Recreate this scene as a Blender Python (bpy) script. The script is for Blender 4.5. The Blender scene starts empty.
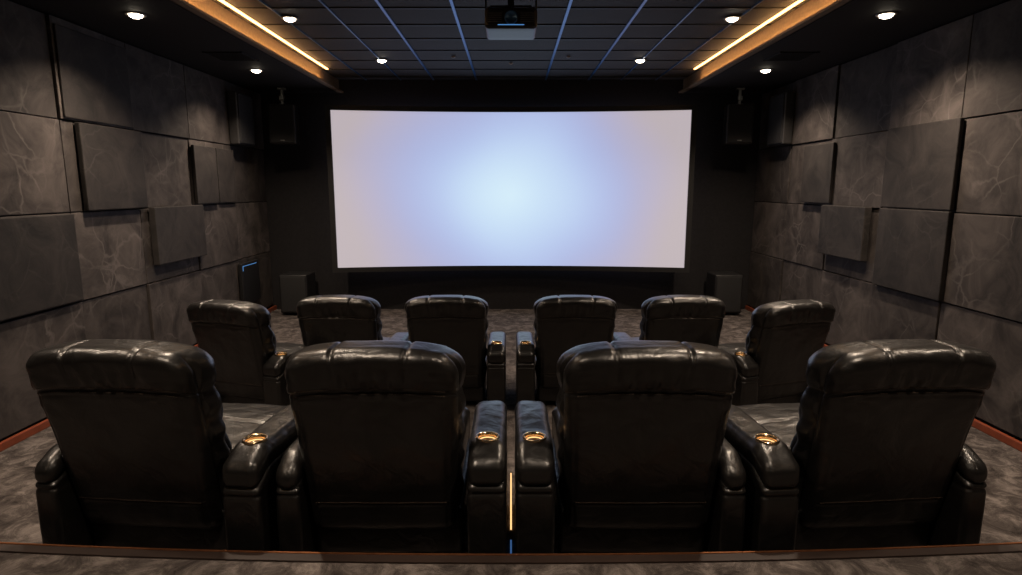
import bpy, bmesh, math, random
from mathutils import Vector, noise, Matrix
random.seed(4)
scene = bpy.context.scene
col = scene.collection
try:
    scene.view_settings.view_transform = 'Standard'
    scene.view_settings.look = 'None'
except Exception: pass

# ------------------------------------------------------------ materials
def new_mat(name):
    m = bpy.data.materials.new(name); m.use_nodes = True
    nt = m.node_tree; b = nt.nodes['Principled BSDF']
    return m, nt, b
def N(nt, t, **kw):
    n = nt.nodes.new(t)
    for k, v in kw.items(): setattr(n, k, v)
    return n
def ramp(nt, stops):
    r = N(nt, 'ShaderNodeValToRGB'); e = r.color_ramp.elements
    while len(e) < len(stops): e.new(0.5)
    for i, (p, c) in enumerate(stops):
        e[i].position = p; e[i].color = (*c, 1)
    return r
def simple(name, c, rough=0.5, metal=0.0, spec=0.5, nscale=30, bump=0.05):
    m, nt, b = new_mat(name)
    tc = N(nt, 'ShaderNodeTexCoord'); no = N(nt, 'ShaderNodeTexNoise')
    no.inputs['Scale'].default_value = nscale
    nt.links.new(tc.outputs['Object'], no.inputs['Vector'])
    r = ramp(nt, [(0.3, tuple(x*0.85 for x in c)), (0.7, tuple(min(1, x*1.12) for x in c))])
    nt.links.new(no.outputs['Fac'], r.inputs['Fac']); nt.links.new(r.outputs['Color'], b.inputs['Base Color'])
    bp = N(nt, 'ShaderNodeBump'); bp.inputs['Strength'].default_value = bump; bp.inputs['Distance'].default_value = 0.01
    nt.links.new(no.outputs['Fac'], bp.inputs['Height']); nt.links.new(bp.outputs['Normal'], b.inputs['Normal'])
    b.inputs['Roughness'].default_value = rough; b.inputs['Metallic'].default_value = metal
    b.inputs['Specular IOR Level'].default_value = spec
    return m
def emis(name, c, s):
    m, nt, b = new_mat(name)
    b.inputs['Base Color'].default_value = (0.02, 0.02, 0.02, 1)
    b.inputs['Emission Color'].default_value = (*c, 1); b.inputs['Emission Strength'].default_value = s
    return m

def mat_leather():
    m, nt, b = new_mat('black_leather')
    tc = N(nt, 'ShaderNodeTexCoord')
    v = N(nt, 'ShaderNodeTexVoronoi'); v.inputs['Scale'].default_value = 260
    n1 = N(nt, 'ShaderNodeTexNoise'); n1.inputs['Scale'].default_value = 8; n1.inputs['Detail'].default_value = 4
    n1.inputs['Distortion'].default_value = 0.9
    n2 = N(nt, 'ShaderNodeTexNoise'); n2.inputs['Scale'].default_value = 45; n2.inputs['Detail'].default_value = 3
    for n in (v, n1, n2): nt.links.new(tc.outputs['Object'], n.inputs['Vector'])
    r = ramp(nt, [(0.3, (0.0046, 0.0043, 0.0042)), (0.75, (0.0088, 0.0080, 0.0076))])
    nt.links.new(n1.outputs['Fac'], r.inputs['Fac']); nt.links.new(r.outputs['Color'], b.inputs['Base Color'])
    rr = N(nt, 'ShaderNodeMapRange'); rr.inputs['To Min'].default_value = 0.28; rr.inputs['To Max'].default_value = 0.42
    nt.links.new(n2.outputs['Fac'], rr.inputs['Value']); nt.links.new(rr.outputs['Result'], b.inputs['Roughness'])
    b1 = N(nt, 'ShaderNodeBump'); b1.inputs['Strength'].default_value = 0.5; b1.inputs['Distance'].default_value = 0.015
    b2 = N(nt, 'ShaderNodeBump'); b2.inputs['Strength'].default_value = 0.2; b2.inputs['Distance'].default_value = 0.0015
    nt.links.new(n1.outputs['Fac'], b1.inputs['Height']); nt.links.new(v.outputs['Distance'], b2.inputs['Height'])
    nt.links.new(b1.outputs['Normal'], b2.inputs['Normal']); nt.links.new(b2.outputs['Normal'], b.inputs['Normal'])
    b.inputs['Specular IOR Level'].default_value = 0.45
    b.inputs['Coat Weight'].default_value = 0.28; b.inputs['Coat Roughness'].default_value = 0.2
    nt.links.new(b2.outputs['Normal'], b.inputs['Coat Normal'])
    return m

def mat_panel(name, lo, hi, vein, vamt):
    m, nt, b = new_mat(name)
    tc = N(nt, 'ShaderNodeTexCoord'); geo = N(nt, 'ShaderNodeNewGeometry')
    off = N(nt, 'ShaderNodeVectorMath', operation='ADD')
    sc = N(nt, 'ShaderNodeMath', operation='MULTIPLY'); sc.inputs[1].default_value = 37.0
    nt.links.new(geo.outputs['Random Per Island'], sc.inputs[0])
    nt.links.new(tc.outputs['Object'], off.inputs[0]); nt.links.new(sc.outputs[0], off.inputs[1])
    n1 = N(nt, 'ShaderNodeTexNoise'); n1.inputs['Scale'].default_value = 2.8; n1.inputs['Detail'].default_value = 9; n1.inputs['Roughness'].default_value = 0.64
    n1.inputs['Distortion'].default_value = 0.8
    nt.links.new(off.outputs[0], n1.inputs['Vector'])
    r = ramp(nt, [(0.34, lo), (0.66, hi)])
    nt.links.new(n1.outputs['Fac'], r.inputs['Fac'])
    def crease(scale, width, warp, seed):
        a = N(nt, 'ShaderNodeVectorMath', operation='ADD'); a.inputs[1].default_value = (seed, seed*2, seed*3)
        nt.links.new(off.outputs[0], a.inputs[0])
        n = N(nt, 'ShaderNodeTexNoise'); n.inputs['Scale'].default_value = 3.0; n.inputs['Detail'].default_value = 5
        nt.links.new(a.outputs[0], n.inputs['Vector'])
        s = N(nt, 'ShaderNodeVectorMath', operation='SCALE'); s.inputs['Scale'].default_value = warp
        nt.links.new(n.outputs['Color'], s.inputs[0])
        c = N(nt, 'ShaderNodeVectorMath', operation='ADD')
        nt.links.new(a.outputs[0], c.inputs[0]); nt.links.new(s.outputs[0], c.inputs[1])
        v = N(nt, 'ShaderNodeTexVoronoi', feature='DISTANCE_TO_EDGE'); v.inputs['Scale'].default_value = scale
        nt.links.new(c.outputs[0], v.inputs['Vector'])
        mr = N(nt, 'ShaderNodeMapRange'); mr.inputs['From Min'].default_value = 0; mr.inputs['From Max'].default_value = width
        mr.inputs['To Min'].default_value = 1; mr.inputs['To Max'].default_value = 0
        nt.links.new(v.outputs['Distance'], mr.inputs['Value']); return mr
    c1 = crease(1.3, 0.022, 0.25, 3.1); c2 = crease(2.3, 0.026, 0.22, 8.7)
    mxm = N(nt, 'ShaderNodeMath', operation='MAXIMUM'); nt.links.new(c1.outputs[0], mxm.inputs[0]); nt.links.new(c2.outputs[0], mxm.inputs[1])
    nf = N(nt, 'ShaderNodeTexNoise'); nf.inputs['Scale'].default_value = 2.0; nf.inputs['Detail'].default_value = 3
    nt.links.new(off.outputs[0], nf.inputs['Vector'])
    nm = N(nt, 'ShaderNodeMapRange'); nm.inputs['From Min'].default_value = 0.45; nm.inputs['From Max'].default_value = 0.70
    nt.links.new(nf.outputs['Fac'], nm.inputs['Value'])
    vm = N(nt, 'ShaderNodeMath', operation='MULTIPLY')
    nt.links.new(mxm.outputs[0], vm.inputs[0]); nt.links.new(nm.outputs[0], vm.inputs[1])
    vm2 = N(nt, 'ShaderNodeMath', operation='MULTIPLY'); vm2.inputs[1].default_value = vamt
    nt.links.new(vm.outputs[0], vm2.inputs[0])
    mx = N(nt, 'ShaderNodeMix', data_type='RGBA'); mx.inputs['B'].default_value = (*vein, 1)
    nt.links.new(vm2.outputs[0], mx.inputs['Factor']); nt.links.new(r.outputs['Color'], mx.inputs['A'])
    rp = N(nt, 'ShaderNodeMapRange'); rp.inputs['To Min'].default_value = 0.65; rp.inputs['To Max'].default_value = 1.2
    nt.links.new(geo.outputs['Random Per Island'], rp.inputs['Value'])
    hs = N(nt, 'ShaderNodeHueSaturation'); nt.links.new(rp.outputs['Result'], hs.inputs['Value'])
    nt.links.new(mx.outputs['Result'], hs.inputs['Color']); nt.links.new(hs.outputs['Color'], b.inputs['Base Color'])
    bp = N(nt, 'ShaderNodeBump'); bp.inputs['Strength'].default_value = 0.2; bp.inputs['Distance'].default_value = 0.02
    nt.links.new(n1.outputs['Fac'], bp.inputs['Height']); nt.links.new(bp.outputs['Normal'], b.inputs['Normal'])
    b.inputs['Roughness'].default_value = 0.7; b.inputs['Specular IOR Level'].default_value = 0.3
    return m

def mat_carpet():
    m, nt, b = new_mat('grey_brown_carpet')
    tc = N(nt, 'ShaderNodeTexCoord')
    n1 = N(nt, 'ShaderNodeTexNoise'); n1.inputs['Scale'].default_value = 7; n1.inputs['Detail'].default_value = 8; n1.inputs['Roughness'].default_value = 0.75
    n1.inputs['Distortion'].default_value = 0.7
    n2 = N(nt, 'ShaderNodeTexNoise'); n2.inputs['Scale'].default_value = 220; n2.inputs['Detail'].default_value = 2
    for n in (n1, n2): nt.links.new(tc.outputs['Object'], n.inputs['Vector'])
    r = ramp(nt, [(0.36, (0.024, 0.020, 0.019)), (0.5, (0.070, 0.060, 0.056)), (0.66, (0.175, 0.153, 0.142))])
    nt.links.new(n1.outputs['Fac'], r.inputs['Fac']); nt.links.new(r.outputs['Color'], b.inputs['Base Color'])
    bp = N(nt, 'ShaderNodeBump'); bp.inputs['Strength'].default_value = 0.7; bp.inputs['Distance'].default_value = 0.006
    b0 = N(nt, 'ShaderNodeBump'); b0.inputs['Strength'].default_value = 0.5; b0.inputs['Distance'].default_value = 0.02
    nt.links.new(n1.outputs['Fac'], b0.inputs['Height']); nt.links.new(b0.outputs['Normal'], bp.inputs['Normal'])
    nt.links.new(n2.outputs['Fac'], bp.inputs['Height']); nt.links.new(bp.outputs['Normal'], b.inputs['Normal'])
    b.inputs['Roughness'].default_value = 0.95; b.inputs['Specular IOR Level'].default_value = 0.1
    return m

def mat_screen():
    # the projected image: pale blue centre, lavender ring, warm edges
    m, nt, b = new_mat('projected_image')
    tc = N(nt, 'ShaderNodeTexCoord')
    mp = N(nt, 'ShaderNodeMapping'); mp.inputs['Location'].default_value = (0, 0, -1.60)
    nt.links.new(tc.outputs['Object'], mp.inputs['Vector'])
    sp = N(nt, 'ShaderNodeSeparateXYZ'); nt.links.new(mp.outputs['Vector'], sp.inputs[0])
    def pw(out, s):
        d = N(nt, 'ShaderNodeMath', operation='DIVIDE'); d.inputs[1].default_value = s
        a = N(nt, 'ShaderNodeMath', operation='MULTIPLY')
        nt.links.new(out, d.inputs[0]); nt.links.new(d.outputs[0], a.inputs[0]); nt.links.new(d.outputs[0], a.inputs[1]); return a
    ax = pw(sp.outputs['X'], 2.75); az = pw(sp.outputs['Z'], 2.3)
    s = N(nt, 'ShaderNodeMath', operation='ADD'); nt.links.new(ax.outputs[0], s.inputs[0]); nt.links.new(az.outputs[0], s.inputs[1])
    q = N(nt, 'ShaderNodeMath', operation='SQRT'); nt.links.new(s.outputs[0], q.inputs[0])
    nn = N(nt, 'ShaderNodeTexNoise'); nn.inputs['Scale'].default_value = 0.7; nn.inputs['Detail'].default_value = 0
    nt.links.new(tc.outputs['Object'], nn.inputs['Vector'])
    na = N(nt, 'ShaderNodeMath', operation='MULTIPLY_ADD'); na.inputs[1].default_value = 0.2; na.inputs[2].default_value = -0.1
    nt.links.new(nn.outputs['Fac'], na.inputs[0])
    qa = N(nt, 'ShaderNodeMath', operation='ADD'); nt.links.new(q.outputs[0], qa.inputs[0]); nt.links.new(na.outputs[0], qa.inputs[1])
    r = ramp(nt, [(0.0, (0.68, 0.86, 0.96)), (0.2, (0.60, 0.77, 0.94)), (0.42, (0.46, 0.57, 0.85)), (0.66, (0.40, 0.44, 0.70)), (0.86, (0.48, 0.43, 0.53)), (1.0, (0.50, 0.435, 0.45))])
    r.color_ramp.interpolation = 'B_SPLINE'
    nt.links.new(qa.outputs[0], r.inputs['Fac'])
    nt.links.new(r.outputs['Color'], b.inputs['Emission Color']); b.inputs['Emission Strength'].default_value = 1.0
    b.inputs['Base Color'].default_value = (0.1, 0.1, 0.1, 1); b.inputs['Roughness'].default_value = 0.9
    b.inputs['Specular IOR Level'].default_value = 0.1
    return m

M_LEA = mat_leather()
M_PAN = mat_panel('suede_stone_panel', (0.022, 0.0185, 0.0175), (0.082, 0.070, 0.065), (0.17, 0.15, 0.142), 0.5)
M_FAB = mat_panel('dark_suede_panel', (0.013, 0.0115, 0.011), (0.036, 0.031, 0.029), (0.065, 0.058, 0.055), 0.4)
M_CAR = mat_carpet()
M_WALL = simple('dark_wall_paint', (0.017, 0.016, 0.017), 0.8, spec=0.2)
M_CEIL = simple('dark_soffit_paint', (0.022, 0.020, 0.020), 0.75, spec=0.2)
M_TILE = simple('acoustic_ceiling_tile', (0.062, 0.060, 0.060), 0.75, spec=0.3, nscale=120, bump=0.3)
M_TBAR = simple('grid_metal_blue_light_tint', (0.07, 0.19, 0.42), 0.35, metal=0.7)  # blue bounce light from the screen is put into the metal's colour
M_XBAR = simple('dark_grid_metal', (0.02, 0.022, 0.026), 0.5, metal=0.3)
M_STEEL = simple('bracket_steel', (0.2, 0.2, 0.2), 0.35, metal=0.8)
M_BLK = simple('black_plastic', (0.012, 0.012, 0.013), 0.4)
M_SPK = simple('speaker_cabinet_black', (0.030, 0.029, 0.030), 0.45)
M_GRL = simple('speaker_grille_cloth', (0.012, 0.012, 0.013), 0.8, nscale=300, bump=0.5)
M_GOLD = simple('brushed_cup_ring', (0.78, 0.58, 0.36), 0.18, metal=1.0, nscale=20, bump=0.02)
M_CUPIN = simple('dark_bronze_cup', (0.22, 0.15, 0.09), 0.25, metal=1.0, nscale=20, bump=0.02)
M_WOOD = simple('red_brown_wood_trim', (0.20, 0.048, 0.022), 0.3, nscale=14, bump=0.05)
M_NOSE = simple('dark_walnut_nosing', (0.020, 0.011, 0.008), 0.5, nscale=18, bump=0.05)
M_COP = simple('copper_edge', (0.42, 0.17, 0.075), 0.35, metal=0.9)
M_WHT = simple('downlight_trim_ring', (0.25, 0.22, 0.2), 0.5)
M_LIP = simple('cove_fascia_paint', (0.20, 0.145, 0.095), 0.6)
M_STI = simple('brown_stitching', (0.055, 0.038, 0.028), 0.6)
M_SCR = mat_screen()
E_LAMP = emis('lamp_warm_glow', (1.0, 0.86, 0.66), 16)
E_COVE = emis('cove_led_warm', (1.0, 0.50, 0.17), 6.0)
E_LEDGE = emis('cove_led_uplight', (1.0, 0.50, 0.17), 42.0)
E_BLUE = emis('blue_led', (0.15, 0.45, 1.0), 0.55)
E_DIM = emis('aisle_led_dim', (0.15, 0.40, 1.0), 0.22)
E_AMB = emis('amber_led', (1.0, 0.55, 0.22), 1.6)

# ------------------------------------------------------------ helpers
def link(name, me, mat=None, parent=None, loc=(0, 0, 0)):
    o = bpy.data.objects.new(name, me); col.objects.link(o); o.location = loc
    if mat is not None and len(me.materials) == 0: me.materials.append(mat)
    if parent: o.parent = parent
    return o
def empty(name, loc=(0, 0, 0), rz=0):
    e = bpy.data.objects.new(name, None); e.empty_display_size = 0.1; col.objects.link(e)
    e.location = loc; e.rotation_euler = (0, 0, rz); return e
def axis(h, r, n, k=4):
    c = [r*math.tan(math.radians(45*i/k)) for i in range(1, k+1)]
    L = [-(h-r)-x for x in reversed(c)]
    for i in range(n+1): L.append(-(h-r) + 2*(h-r)*i/n)
    L += [(h-r)+x for x in c]
    return L
def rbox_mesh(name, c, hs, r, n=(2, 2, 2), deform=None, k=4, smooth=True):
    A = [axis(hs[i], r, n[i], k) for i in range(3)]
    S = [len(a)-1 for a in A]
    bm = bmesh.new(); V = {}
    def gv(i, j, l):
        key = (i, j, l)
        if key not in V:
            p = [A[0][i], A[1][j], A[2][l]]
            q = [max(-(hs[t]-r), min(hs[t]-r, p[t])) for t in range(3)]
            d = Vector([p[t]-q[t] for t in range(3)])
            if d.length > 1e-9: d = d.normalized()*r
            p = [q[t]+d[t] for t in range(3)]
            if deform: p = deform(*p)
            V[key] = bm.verts.new((p[0]+c[0], p[1]+c[1], p[2]+c[2]))
        return V[key]
    for ax in range(3):
        u, v = [t for t in range(3) if t != ax]
        for side in (0, S[ax]):
            for a in range(S[u]):
                for b in range(S[v]):
                    q = []
                    for (da, db) in ((0, 0), (1, 0), (1, 1), (0, 1)):
                        idx = [0, 0, 0]; idx[ax] = side; idx[u] = a+da; idx[v] = b+db
                        q.append(gv(*idx))
                    bm.faces.new(q)
    bmesh.ops.recalc_face_normals(bm, faces=bm.faces)
    me = bpy.data.meshes.new(name); bm.to_mesh(me); bm.free()
    if smooth:
        for p in me.polygons: p.use_smooth = True
    return me
def box_mesh(name, boxes, bev=0.0):
    bm = bmesh.new()
    for (x0, x1, y0, y1, z0, z1) in boxes:
        m = Matrix.Translation(((x0+x1)/2, (y0+y1)/2, (z0+z1)/2)) @ Matrix.Diagonal((abs(x1-x0), abs(y1-y0), abs(z1-z0), 1))
        bmesh.ops.create_cube(bm, size=1, matrix=m)
    if bev > 0:
        bmesh.ops.bevel(bm, geom=list(bm.edges), offset=bev, segments=2, affect='EDGES', profile=0.6)
    me = bpy.data.meshes.new(name); bm.to_mesh(me); bm.free(); return me
def lathe_mesh(name, prof, seg=32, axisdir='Z', caps=False):
    bm = bmesh.new(); rings = []
    for (r, z) in prof:
        ring = []
        for i in range(seg):
            a = 2*math.pi*i/seg; x, y = r*math.cos(a), r*math.sin(a)
            ring.append(bm.verts.new((x, y, z) if axisdir == 'Z' else (x, z, y)))
        rings.append(ring)
    for a, b in zip(rings, rings[1:]):
        for i in range(seg): bm.faces.new((a[i], a[(i+1) % seg], b[(i+1) % seg], b[i]))
    bm.faces.new(rings[-1])
    if caps: bm.faces.new(rings[0])
    bmesh.ops.recalc_face_normals(bm, faces=bm.faces)
    me = bpy.data.meshes.new(name); bm.to_mesh(me); bm.free()
    for p in me.polygons: p.use_smooth = len(p.vertices) == 4
    return me
def sm(a, b, x):
    t = max(0, min(1, (x-a)/(b-a))); return t*t*(3-2*t)
def gs(x, w): return math.exp(-(x/w)**2)

# ------------------------------------------------------------ recliner meshes
HW, SEAM = 0.352, 0.275
def lean(z):    # z above floor
    t = (z-0.2)/0.88
    return -0.17*t - 0.03*t*t
def d_back(x, y, z):
    zt = (z+0.45)/0.9
    ax = abs(x); sx = 1 if x > 0 else -1
    # head roll
    if z > SEAM:
        t = max(0, min(1, (z-SEAM)/(0.45-SEAM))); bul = math.sqrt(max(0, math.sin(math.pi*min(1, t*0.9))))
        y += (-0.009 if y < 0 else 0.035)*bul*min(1, abs(y)/0.08)
        x += sx*0.004*bul*sm(0.2, 0.34, ax)
        g = gs(ax-0.150+0.02*(1-t), 0.008)*sm(0.05, 0.5, t)
        z -= 0.008*g*sm(0.3, 0.7, t); y += (0.008 if y < 0 else -0.008)*g
        # pleats gathered at the seam
        y += 0.0055*math.sin(x*70+4*math.sin(x*11))*gs(t-0.28, 0.26)*(1 if y < 0 else -1)
    # main seam (double stitched)
    g = gs(z-SEAM, 0.007)
    y += (0.009 if y < 0 else -0.010)*g*min(1, abs(y)/0.08)
    x *= 1-0.012*g
    if y < -0.02 and z < SEAM-0.01:
        y += gs(z-SEAM+0.028, 0.006)*0.003
        y += gs(ax-0.308, 0.006)*0.006 + gs(z+0.285, 0.006)*0.008*(1 if ax < 0.31 else 0)
        y -= 0.010*(1-(ax/HW)**2)*max(0, 1-((z)/0.30)**2)
    # side seam between shell and front cushion
    x -= sx*sm(0.29, 0.34, ax)*(0.012*gs(y+0.035, 0.010)-0.014*gs(y-0.045, 0.05))
    if y > -0.02:
        x += sx*sm(0.29, 0.34, ax)*0.008*math.sin(z*34+2*math.sin(z*7))
    # outline
    x *= 0.94+0.06*sm(0.05, 0.85, zt)
    z -= 0.050*(ax/0.36)**5*sm(0.05, 0.42, z)
    z += 0.006*math.cos(x*8)*sm(0.3, 0.45, z)
    nz = noise.fractal(Vector((x*5, y*5, z*3.2)), 1.0, 2.0, 3)
    n2 = noise.fractal(Vector((x*7+9, y*7, z*16)), 1.0, 2.0, 2)
    k = 0.006*nz + 0.006*n2*sm(0.0, 0.3, z)
    y += k*(-1 if y < 0 else 1); x += 0.5*k*sx
    y += lean(z+0.63)
    return x, y, z
def d_cush(x, y, z):
    g = gs(z-0.08, 0.012)+gs(z+0.12, 0.012)
    if y > 0: y -= 0.02*g
    y += 0.015*math.cos(x*4.5)*(1 if y > 0 else 0)
    x += (1 if x > 0 else -1)*0.01*(math.cos(z*30)-0.5)*sm(0.2, 0.3, abs(x))
    y += 0.005*noise.fractal(Vector((x*6, z*6, 1)), 1, 2, 3)
    return x, y+lean(z+0.72), z
def d_seat(x, y, z):
    if z > 0:
        z += 0.025*(1-(x/0.31)**2)*(1-(y/0.33)**2) - 0.014*gs(y-0.0, 0.012)
        z += 0.006*noise.fractal(Vector((x*7, y*7, 3)), 1, 2, 3)
    return x, y, z
def d_foot(x, y, z):
    if y > 0: y += 0.012*math.cos(x*4) - 0.012*gs(z, 0.012)
    return x, y, z
def d_pad(x, y, z):
    z -= 0.050*(1-sm(-0.36, -0.22, y))
    z -= 0.02*sm(0.22, 0.34, y)
    if z > 0: z += 0.005*noise.fractal(Vector((x*9, y*6, 7)), 1, 2, 2)
    x += 0.003*noise.fractal(Vector((2, y*9, z*9)), 1, 2, 2)
    return x, y, z
def d_arm(x, y, z):
    if z > 0.1: z -= 0.05*(1-sm(-0.345, -0.22, y))*sm(0.1, 0.23, z)
    x += (1 if x > 0 else -1)*(0.005*math.cos(z*6)-0.004*gs(z-0.15, 0.01))
    if y < 0: y += 0.006*gs(z-0.15, 0.008)
    return x, y, z

def stitches():
    B = []
    def pt(x, z):
        p = d_back(x, -0.11, z); return (p[0], p[1]+0.13, p[2]+0.625)
    x = -0.30
    while x < 0.30:
        for dz in (-0.012, 0.011):
            p = pt(x, SEAM+dz); B.append((p[0]-.0035, p[0]+.0035, p[1]-.0012, p[1]+.001, p[2]-.0010, p[2]+.0010))
        p = pt(x, -0.275)
        B.append((p[0]-.0035, p[0]+.0035, p[1]-.0012, p[1]+.001, p[2]-.0010, p[2]+.0010))
        x += 0.0115
    return box_mesh('stitching', B)

def mirror(me, name):
    m2 = me.copy(); m2.name = name
    for v in m2.vertices: v.co.x *= -1
    m2.flip_normals(); return m2
CX, CY = 0.442, 0.065
def build_chair_parts():
    P = {}
    P['backrest'] = (rbox_mesh('backrest', (0, 0.13, 0.625), (HW, 0.11, 0.45), 0.072, (76, 12, 96), d_back, 6), M_LEA)
    P['stitching'] = (stitches(), M_STI)
    P['back_cushion'] = (rbox_mesh('back_cushion', (0, 0.25, 0.72), (0.30, 0.075, 0.30), 0.065, (30, 3, 50), d_cush), M_LEA)
    P['seat_cushion'] = (rbox_mesh('seat_cushion', (0, 0.56, 0.37), (0.305, 0.32, 0.11), 0.06, (24, 50, 4), d_seat), M_LEA)
    P['footrest'] = (rbox_mesh('footrest', (0, 0.89, 0.26), (0.305, 0.055, 0.18), 0.04, (16, 3, 24), d_foot), M_LEA)
    P['base_frame'] = (rbox_mesh('base_frame', (0, 0.47, 0.16), (0.325, 0.40, 0.11), 0.02, (4, 4, 4)), M_LEA)
    P['console_side'] = (rbox_mesh('console_side', (CX, 0.26, 0.28), (0.080, 0.35, 0.24), 0.025, (4, 20, 50), d_arm), M_LEA)
    P['plain_arm_side'] = (rbox_mesh('plain_arm_side', (-0.385, 0.26, 0.27), (0.048, 0.345, 0.23), 0.025, (4, 20, 50), d_arm), M_LEA)
    P['plain_arm_pad'] = (rbox_mesh('plain_arm_pad', (-0.385, 0.26, 0.53), (0.052, 0.35, 0.05), 0.045, (3, 40, 1), d_pad), M_LEA)
    pad = rbox_mesh('console_pad', (CX, 0.26, 0.562), (0.083, 0.355, 0.058), 0.042, (12, 60, 4), d_pad, 5)
    po = link('tmp_pad', pad, M_LEA)
    cut = link('tmp_cut', lathe_mesh('cut', [(0.042, 0.56), (0.042, 0.75)], 40, caps=True)); cut.location = (CX, CY, 0)
    md = po.modifiers.new('b', 'BOOLEAN'); md.object = cut; md.operation = 'DIFFERENCE'; md.solver = 'EXACT'
    bpy.context.view_layer.update()
    dg = bpy.context.evaluated_depsgraph_get()
    me = bpy.data.meshes.new_from_object(po.evaluated_get(dg)); me.name = 'console_pad'
    bpy.data.objects.remove(po); bpy.data.objects.remove(cut)
    for p in me.polygons: p.use_smooth = True
    P['console_pad'] = (me, None)
    def mv(m):
        for v in m.vertices: v.co.x += CX; v.co.y += CY
        return m
    def open_end(m):
        bm = bmesh.new(); bm.from_mesh(m)
        bmesh.ops.delete(bm, geom=[f for f in bm.faces if len(f.verts) > 4], context='FACES_ONLY'); bm.to_mesh(m); bm.free(); return m
    P['cup_ring'] = (open_end(mv(lathe_mesh('cup_ring', [(0.050, 0.612), (0.054, 0.622), (0.051, 0.628), (0.044, 0.627), (0.0405, 0.618), (0.0400, 0.600)], 40))), M_GOLD)
    P['cup_well'] = (mv(lathe_mesh('cup_well', [(0.0402, 0.605), (0.038, 0.568), (0.001, 0.566)], 40)), M_CUPIN)
    P['cup_led_ring'] = (open_end(mv(lathe_mesh('cup_led_ring', [(0.0400, 0.606), (0.0388, 0.604), (0.0388, 0.601), (0.0400, 0.600)], 40))), E_AMB)
    feet = bmesh.new()
    for fx in (-0.27, 0.27):
        for fy in (0.13, 0.80):
            bmesh.ops.create_cone(feet, cap_ends=True, segments=16, radius1=0.022, radius2=0.028, depth=0.06, matrix=Matrix.Translation((fx, fy, 0.03)))
    fm = bpy.data.meshes.new('feet'); feet.to_mesh(fm); feet.free()
    P['feet'] = (fm, M_BLK)
    for k, (me, mt) in P.items():
        if mt and not me.materials: me.materials.append(mt)
    return {k: v[0] for k, v in P.items()}
PR = build_chair_parts()
PL = {k: mirror(m, k+'_m') for k, m in PR.items()}

ZL, Z0, ZR = -0.31, 0.0, 0.25   # floor levels
def chair(x, y, z, rz, side, wide=0.0):
    e = empty('recliner_chair', (x, y, z), math.radians(rz))
    for k, m in (PR if side > 0 else PL).items():
        o = link(k, m, parent=e)
        if wide:
            if k in ('console_side', 'console_pad', 'cup_ring', 'cup_well', 'cup_led_ring'): o.location.x = side*wide
            if k in ('seat_cushion', 'footrest', 'base_frame'):
                o.location.x = side*wide/2; o.scale.x = 1+wide/0.62
for (x, rz, y, w_) in ((-0.568, 0, 2.45, 0.022), (-1.635, -5, 2.47, 0.065)):
    chair(x, y, Z0, rz, 1, w_); chair(-x, y, Z0, -rz, -1, w_)
for (x, rz, y) in ((-0.575, 0, 5.28), (-1.54, -3, 5.28), (-2.40, -18, 5.03)):
    chair(x, y, ZL, rz, 1); chair(-x, y, ZL, -rz, -1)

# ------------------------------------------------------------ room shell
WX, YF, YB, ZS, ZT = 4.0, 9.95, -2.2, 3.2, 3.4
link('floor', box_mesh('floor', [(-4.1, 4.1, YB-.1, YF+.1, ZL-.1, ZL)]), M_CAR)
link('wall_front', box_mesh('wall_front', [(-4.05, 4.05, YF, YF+.1, ZL, 3.6)]), M_WALL)
link('wall_back', box_mesh('wall_back', [(-4.05, 4.05, YB-.1, YB, ZL, 3.6)]), M_WALL)
link('wall_left', box_mesh('wall_left', [(-4.15, -4.05, YB, YF, ZL, 3.6)]), M_WALL)
link('wall_right', box_mesh('wall_right', [(4.05, 4.15, YB, YF, ZL, 3.6)]), M_WALL)
link('ceiling', box_mesh('ceiling', [(-4.1, 4.1, YB, YF, ZT+0.012, ZT+.12)]), M_TILE)
XI, YT0, YT1 = 2.75, -1.2, YF
link('ceiling_soffit', box_mesh('ceiling_soffit', [(-4.05, -XI, YB, YF, ZS, ZT+.01), (XI, 4.05, YB, YF, ZS, ZT+.01),
     (-XI, XI, YB, YT0, ZS, ZT+.01)]), M_CEIL)
def arcy(x): return 2.205+0.018*x*x
def arc_solid(name, ya_f, yb_f, z0, z1, hx=3.95):
    bm = bmesh.new(); n = 60; prev = None
    for i in range(n+1):
        x = -hx+2*hx*i/n
        ya, yb = ya_f(x), yb_f(x)
        r = [bm.verts.new(p) for p in ((x, ya, z0), (x, yb, z0), (x, yb, z1), (x, ya, z1))]
        if prev:
            for k in range(4): bm.faces.new((prev[k], prev[(k+1) % 4], r[(k+1) % 4], r[k]))
        else: bm.faces.new(r)
        prev = r
    bm.faces.new(prev); bmesh.ops.recalc_face_normals(bm, faces=bm.faces)
    me = bpy.data.meshes.new(name); bm.to_mesh(me); bm.free(); return me
link('seating_platform', arc_solid('sp', lambda x: arcy(x)+.008, lambda x: 3.5, ZL, Z0), M_CAR)
link('rear_platform', arc_solid('rp', lambda x: YB+.01, lambda x: arcy(x)-.05, ZL, ZR-.004), M_CAR)
link('trim_platform_nosing', arc_solid('tn', lambda x: arcy(x)-.05, lambda x: arcy(x)-.004, ZR-.05, ZR+.004), M_NOSE)
link('trim_platform_edge', arc_solid('te', lambda x: arcy(x)-.004, lambda x: arcy(x)+.004, ZR-.012, ZR+.007), M_COP)
for s, nm in ((-1, 'left'), (1, 'right')):
    x0, x1 = (s*3.955, s*3.99)
    link('baseboard_'+nm, box_mesh('bb', [(min(x0, x1), max(x0, x1), 3.5, YF, ZL, ZL+.065), (min(x0, x1), max(x0, x1), 2.6, 3.5, Z0, Z0+.065)], 0.006), M_WOOD)

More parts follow.
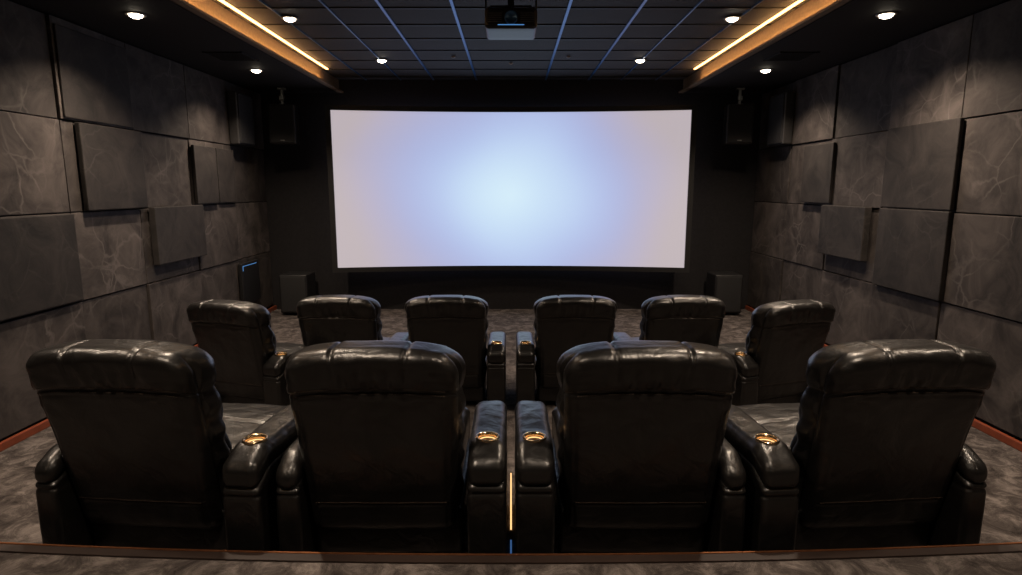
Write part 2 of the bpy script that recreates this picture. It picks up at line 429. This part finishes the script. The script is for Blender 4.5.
bars = []
for x in (-2.3, -1.75, -1.23, -0.55, 0.55, 1.23, 1.75, 2.3):
    w2 = 0.014 if abs(x) < 1.5 else 0.008
    bars.append((x-w2, x+w2, YT0, YT1-.01, ZT-.002, ZT+.014))
link('ceiling_grid_runners', box_mesh('runners', bars), M_TBAR)
bars = []
y = YT0+0.1
while y < YT1-.05:
    bars.append((-XI, XI, y-.009, y+.009, ZT+.001, ZT+.014)); y += 0.6
link('ceiling_grid_crossbars', box_mesh('cross', bars), M_XBAR)
for s, nm in ((-1, 'left'), (1, 'right')):
    cv = empty('cove_light')
    a, b = sorted((s*(XI-.10), s*(XI-.13)))
    link('ceiling_led_profile', box_mesh('cove', [(a, b, YT0+.1, 9.0, ZT-.014, ZT-.002)]), E_COVE, cv)
    a, b = sorted((s*(XI-.050), s*(XI-.065)))
    link('ledge_led_tape', box_mesh('tape', [(a, b, YT0+.1, 9.0, ZS+.012, ZS+.018)]), E_LEDGE, cv)
    a, b = sorted((s*(XI-.001), s*(XI-.012))); c, d = sorted((s*(XI-.001), s*(XI-.08))); g, h = sorted((s*(XI-.072), s*(XI-.08)))
    link('trim_cove_fascia_'+nm, box_mesh('lip', [(a, b, YT0, YT1-.01, ZS, ZT+.005), (c, d, YT0, YT1-.01, ZS, ZS+.012), (g, h, YT0, YT1-.01, ZS+.012, ZS+.024)]), M_LIP)

# ------------------------------------------------------------ wall panels
def panels(s, cols, rows):
    B = []
    for i in range(len(cols)-1):
        for j in range(len(rows)-1):
            th = random.choice((0.0, 0.012, 0.025))
            g = 0.005
            a, b = sorted((s*4.045, s*(4.0-th)))
            B.append((a, b, cols[i]+g, cols[i+1]-g, rows[j]+g, rows[j+1]-g))
    return box_mesh('wall_panels', B, 0.006)
rows = [ZL+.08, 0.67, 1.49, 2.31, ZS-.01]
colsL = [-2.1, -1.0, 0.1, 1.2, 2.3, 3.35, 4.4, 5.47, 6.5, 7.62, 8.75, 9.93]
link('acoustic_wall_panelling', panels(-1, colsL, rows), M_PAN)
link('acoustic_wall_panelling', panels(1, colsL, rows), M_PAN)
def raised(s, y0, y1, z0, z1, th=0.08, m=None):
    a, b = sorted((s*3.972, s*(3.972-th)))
    link('acoustic_panel', box_mesh('acoustic_panel', [(a, b, y0, y1, z0, z1)], 0.01), m or M_FAB)
raised(-1, 5.62, 6.55, 1.50, 2.30, 0.05)
raised(-1, 6.62, 7.68, 0.86, 1.50, 0.07)
raised(-1, 7.62, 8.18, 1.51, 2.24, 0.04); raised(-1, 8.22, 8.72, 1.51, 2.24, 0.03)
raised(-1, 4.2, 5.46, 0.69, 1.48, 0.025)
raised(-1, 5.50, 6.48, 2.33, 3.12, 0.02)
raised(1, 5.42, 6.45, 0.68, 1.50, 0.045); raised(1, 5.42, 6.45, 1.51, 2.32, 0.04)
raised(1, 6.65, 7.60, 0.90, 1.50, 0.08)
raised(1, 7.50, 8.25, 1.52, 2.26, 0.04)

# ------------------------------------------------------------ screen
def curved(name, x0, x1, z0, z1, yoff, th, n=48):
    bm = bmesh.new(); prev = None
    for i in range(n+1):
        x = x0+(x1-x0)*i/n; y = 9.80-(x*x)/(2*14.0)+yoff
        r = [bm.verts.new(p) for p in ((x, y, z0), (x, y+th, z0), (x, y+th, z1), (x, y, z1))]
        if prev:
            for k in range(4): bm.faces.new((prev[k], prev[(k+1) % 4], r[(k+1) % 4], r[k]))
        else: bm.faces.new(r)
        prev = r
    bm.faces.new(prev); bmesh.ops.recalc_face_normals(bm, faces=bm.faces)
    me = bpy.data.meshes.new(name); bm.to_mesh(me); bm.free(); return me
scr = empty('projection_screen')
sx, sz0, sz1, fb = 2.77, 0.45, 2.89, 0.075
link('screen_surface', curved('surf', -sx, sx, sz0, sz1, 0, 0.01), M_SCR, scr)
M_FR = simple('black_velvet_frame', (0.006, 0.006, 0.007), 0.6)
link('frame_top', curved('ft', -sx-fb, sx+fb, sz1, sz1+fb, -0.03, 0.06), M_FR, scr)
link('frame_bottom', curved('fbm', -sx-fb, sx+fb, sz0-fb, sz0, -0.03, 0.06), M_FR, scr)
link('frame_left', curved('fl', -sx-fb, -sx, sz0, sz1, -0.03, 0.06, 3), M_FR, scr)
link('frame_right', curved('fr', sx, sx+fb, sz0, sz1, -0.03, 0.06, 3), M_FR, scr)
link('mounting_rails', box_mesh('rail', [(-2.4, -2.3, 9.65, 9.94, 0.6, 2.7), (2.3, 2.4, 9.65, 9.94, 0.6, 2.7)]), M_BLK, scr)

# ------------------------------------------------------------ speakers
for s in (-1, 1):
    sp = empty('wall_speaker', (s*3.47, 9.45, 2.66), math.radians(s*-10))
    link('cabinet', rbox_mesh('cab', (0, 0, 0), (0.19, 0.16, 0.29), 0.015), M_SPK, sp)
    link('grille', rbox_mesh('gr', (0, -0.165, 0), (0.175, 0.012, 0.275), 0.01), M_GRL, sp)
    link('badge', box_mesh('bd', [(-.03, .03, -.180, -.176, -.25, -.235)]), M_STEEL, sp)
    link('bracket', box_mesh('br', [(-.02, .02, -.02, .02, .29, .54), (-.06, .06, -.05, .05, .515, .54), (-.05, .05, -.04, .04, .28, .31), (-.035, .035, -.06, .0, .36, .42)], 0.004), M_STEEL, sp)
    sb = empty('subwoofer', (s*3.46, 9.62, ZL))
    link('cabinet', rbox_mesh('scab', (0, 0, 0.35), (0.22, 0.22, 0.31), 0.02), M_BLK, sb)
    link('grille', rbox_mesh('sgr', (0, -0.225, 0.35), (0.20, 0.015, 0.285), 0.012), M_GRL, sb)
    link('feet', box_mesh('sf', [(x-.02, x+.02, y-.02, y+.02, 0, .045) for x in (-.17, .17) for y in (-.17, .17)]), M_BLK, sb)
    sd = empty('surround_speaker', (s*3.972, 8.95, 2.68))
    a = -s
    link('cabinet', rbox_mesh('sc', (a*0.07, 0, 0), (0.07, 0.26, 0.36), 0.02), M_SPK, sd)
    link('grille', rbox_mesh('sg', (a*0.145, 0, 0), (0.012, 0.24, 0.34), 0.01), M_GRL, sd)

wp = empty('wall_control_panel', (-3.972, 8.95, 0.31))
link('housing', rbox_mesh('h', (0.03, 0, 0), (0.03, 0.30, 0.31), 0.012), M_BLK, wp)
link('lit_edge', box_mesh('le', [(0.058, 0.064, -.27, .20, .265, .272), (0.058, 0.064, -.27, -.26, .20, .272)]), E_BLUE, wp)

# ------------------------------------------------------------ projector
pj = empty('ceiling_projector', (0, 5.0, 2.98))
link('body', rbox_mesh('pb', (0, 0, 0), (0.20, 0.20, 0.075), 0.03, (4, 4, 2)), M_BLK, pj)
link('lens_barrel', lathe_mesh('lb', [(0.055, 0.15), (0.055, 0.25), (0.045, 0.25), (0.03, 0.22), (0.001, 0.225)], 32, 'Y'), M_BLK, pj)
link('rear_lens_window', lathe_mesh('rl', [(0.05, -0.19), (0.05, -0.212), (0.04, -0.212), (0.035, -0.203), (0.001, -0.203)], 32, 'Y'), M_TBAR, pj)
link('status_led', box_mesh('sl', [(-.10, .10, -.204, -.200, -.055, -.050)]), E_BLUE, pj)
link('vent_slats', box_mesh('vs', [(sg*.12-.05, sg*.12+.05, -.206, -.198, z-.003, z+.003) for sg in (-1, 1) for z in (-.03, -.015, 0, .015, .03)]), M_STEEL, pj)
link('mount', box_mesh('mt', [(-.025, .025, -.025, .025, .07, .43), (-.16, .16, -.10, .10, .10, .115), (-.12, .12, -.10, .10, .405, .43),
    (-.16, -.145, -.02, .02, .06, .115), (.145, .16, -.02, .02, .06, .115), (-.20, -.19, -.1, .1, .06, .20), (.19, .20, -.1, .1, .06, .20), (-.2, .2, -.1, -.09, .19, .2)], 0.003), M_BLK, pj)

# ------------------------------------------------------------ lights
def downlight(x, y, z, power, size=1.9, blend=0.9, colr=(1.0, 0.79, 0.60), r=0.062):
    e = empty('recessed_downlight', (x, y, z))
    link('trim_ring', lathe_mesh('tr', [(r*1.35, 0.0), (r*1.35, -0.008), (r, -0.010), (r*.9, -0.003)], 28), M_WHT, e)
    link('lamp_lens', lathe_mesh('ll', [(r*.92, -0.006), (r*.8, -0.022), (r*.5, -0.032), (0.001, -0.036)], 28), E_LAMP, e)
    L = bpy.data.lights.new('lamp', 'SPOT'); L.energy = power; L.color = colr; L.spot_size = size; L.spot_blend = blend; L.shadow_soft_size = 0.05
    lo = bpy.data.objects.new('lamp', L); col.objects.link(lo); lo.parent = e; lo.location = (0, 0, -0.05)
for s in (-1, 1):
    for y, p in ((2.6, 140), (5.53, 265), (8.03, 230)): downlight(s*3.26, y, ZS, p, 2.3)  # nearest pair is out of view, added to light the near chairs
    downlight(s*2.23, 6.41, ZT, 180, 2.2); downlight(s*1.73, 8.42, ZT, 100)
    downlight(s*1.75, 3.6, ZT, 250); downlight(s*1.2, 1.3, ZT, 220); downlight(s*3.26, -0.3, ZS, 70)  # unseen downlights, added overhead and behind the camera to light the near chairs
for x in (-0.75, 0, 0.75):
    e = empty('ceiling_sensor', (x, 8.2 if x else 8.6, ZT))
    link('dome', lathe_mesh('dm', [(0.03, 0), (0.028, -0.012), (0.012, -0.022), (0.001, -0.024)], 20), M_WHT, e)
for s in (-1, 1):
    e = empty('ceiling_vent', (s*3.2, 7.2, ZS))
    link('slats', box_mesh('sl', [(-.2, .2, -.2+i*.05, -.175+i*.05, -.012, -.002) for i in range(9)] + [(-.22, -.2, -.22, .24, -.014, 0), (.2, .22, -.22, .24, -.014, 0)]), M_CEIL, e)
al = empty('aisle_led_strip')
link('blue_section', box_mesh('al', [(-.004, .004, 2.42, 2.70, 0.0, 0.008)]), E_DIM, al)
link('amber_section', box_mesh('al2', [(-.004, .004, 2.80, 3.40, 0.0, 0.008)]), E_AMB, al)

w = bpy.data.worlds.new('World'); scene.world = w; w.use_nodes = True
w.node_tree.nodes['Background'].inputs[0].default_value = (0.02, 0.02, 0.025, 1)
w.node_tree.nodes['Background'].inputs[1].default_value = 0.2

cam = bpy.data.cameras.new('camera'); co = bpy.data.objects.new('camera', cam); col.objects.link(co)
cam.sensor_width = 36; cam.lens = 600/1022*36; cam.clip_start = 0.05
co.location = (0, 0, 1.71); co.rotation_euler = (math.radians(90-9.42), 0, 0)
scene.camera = co
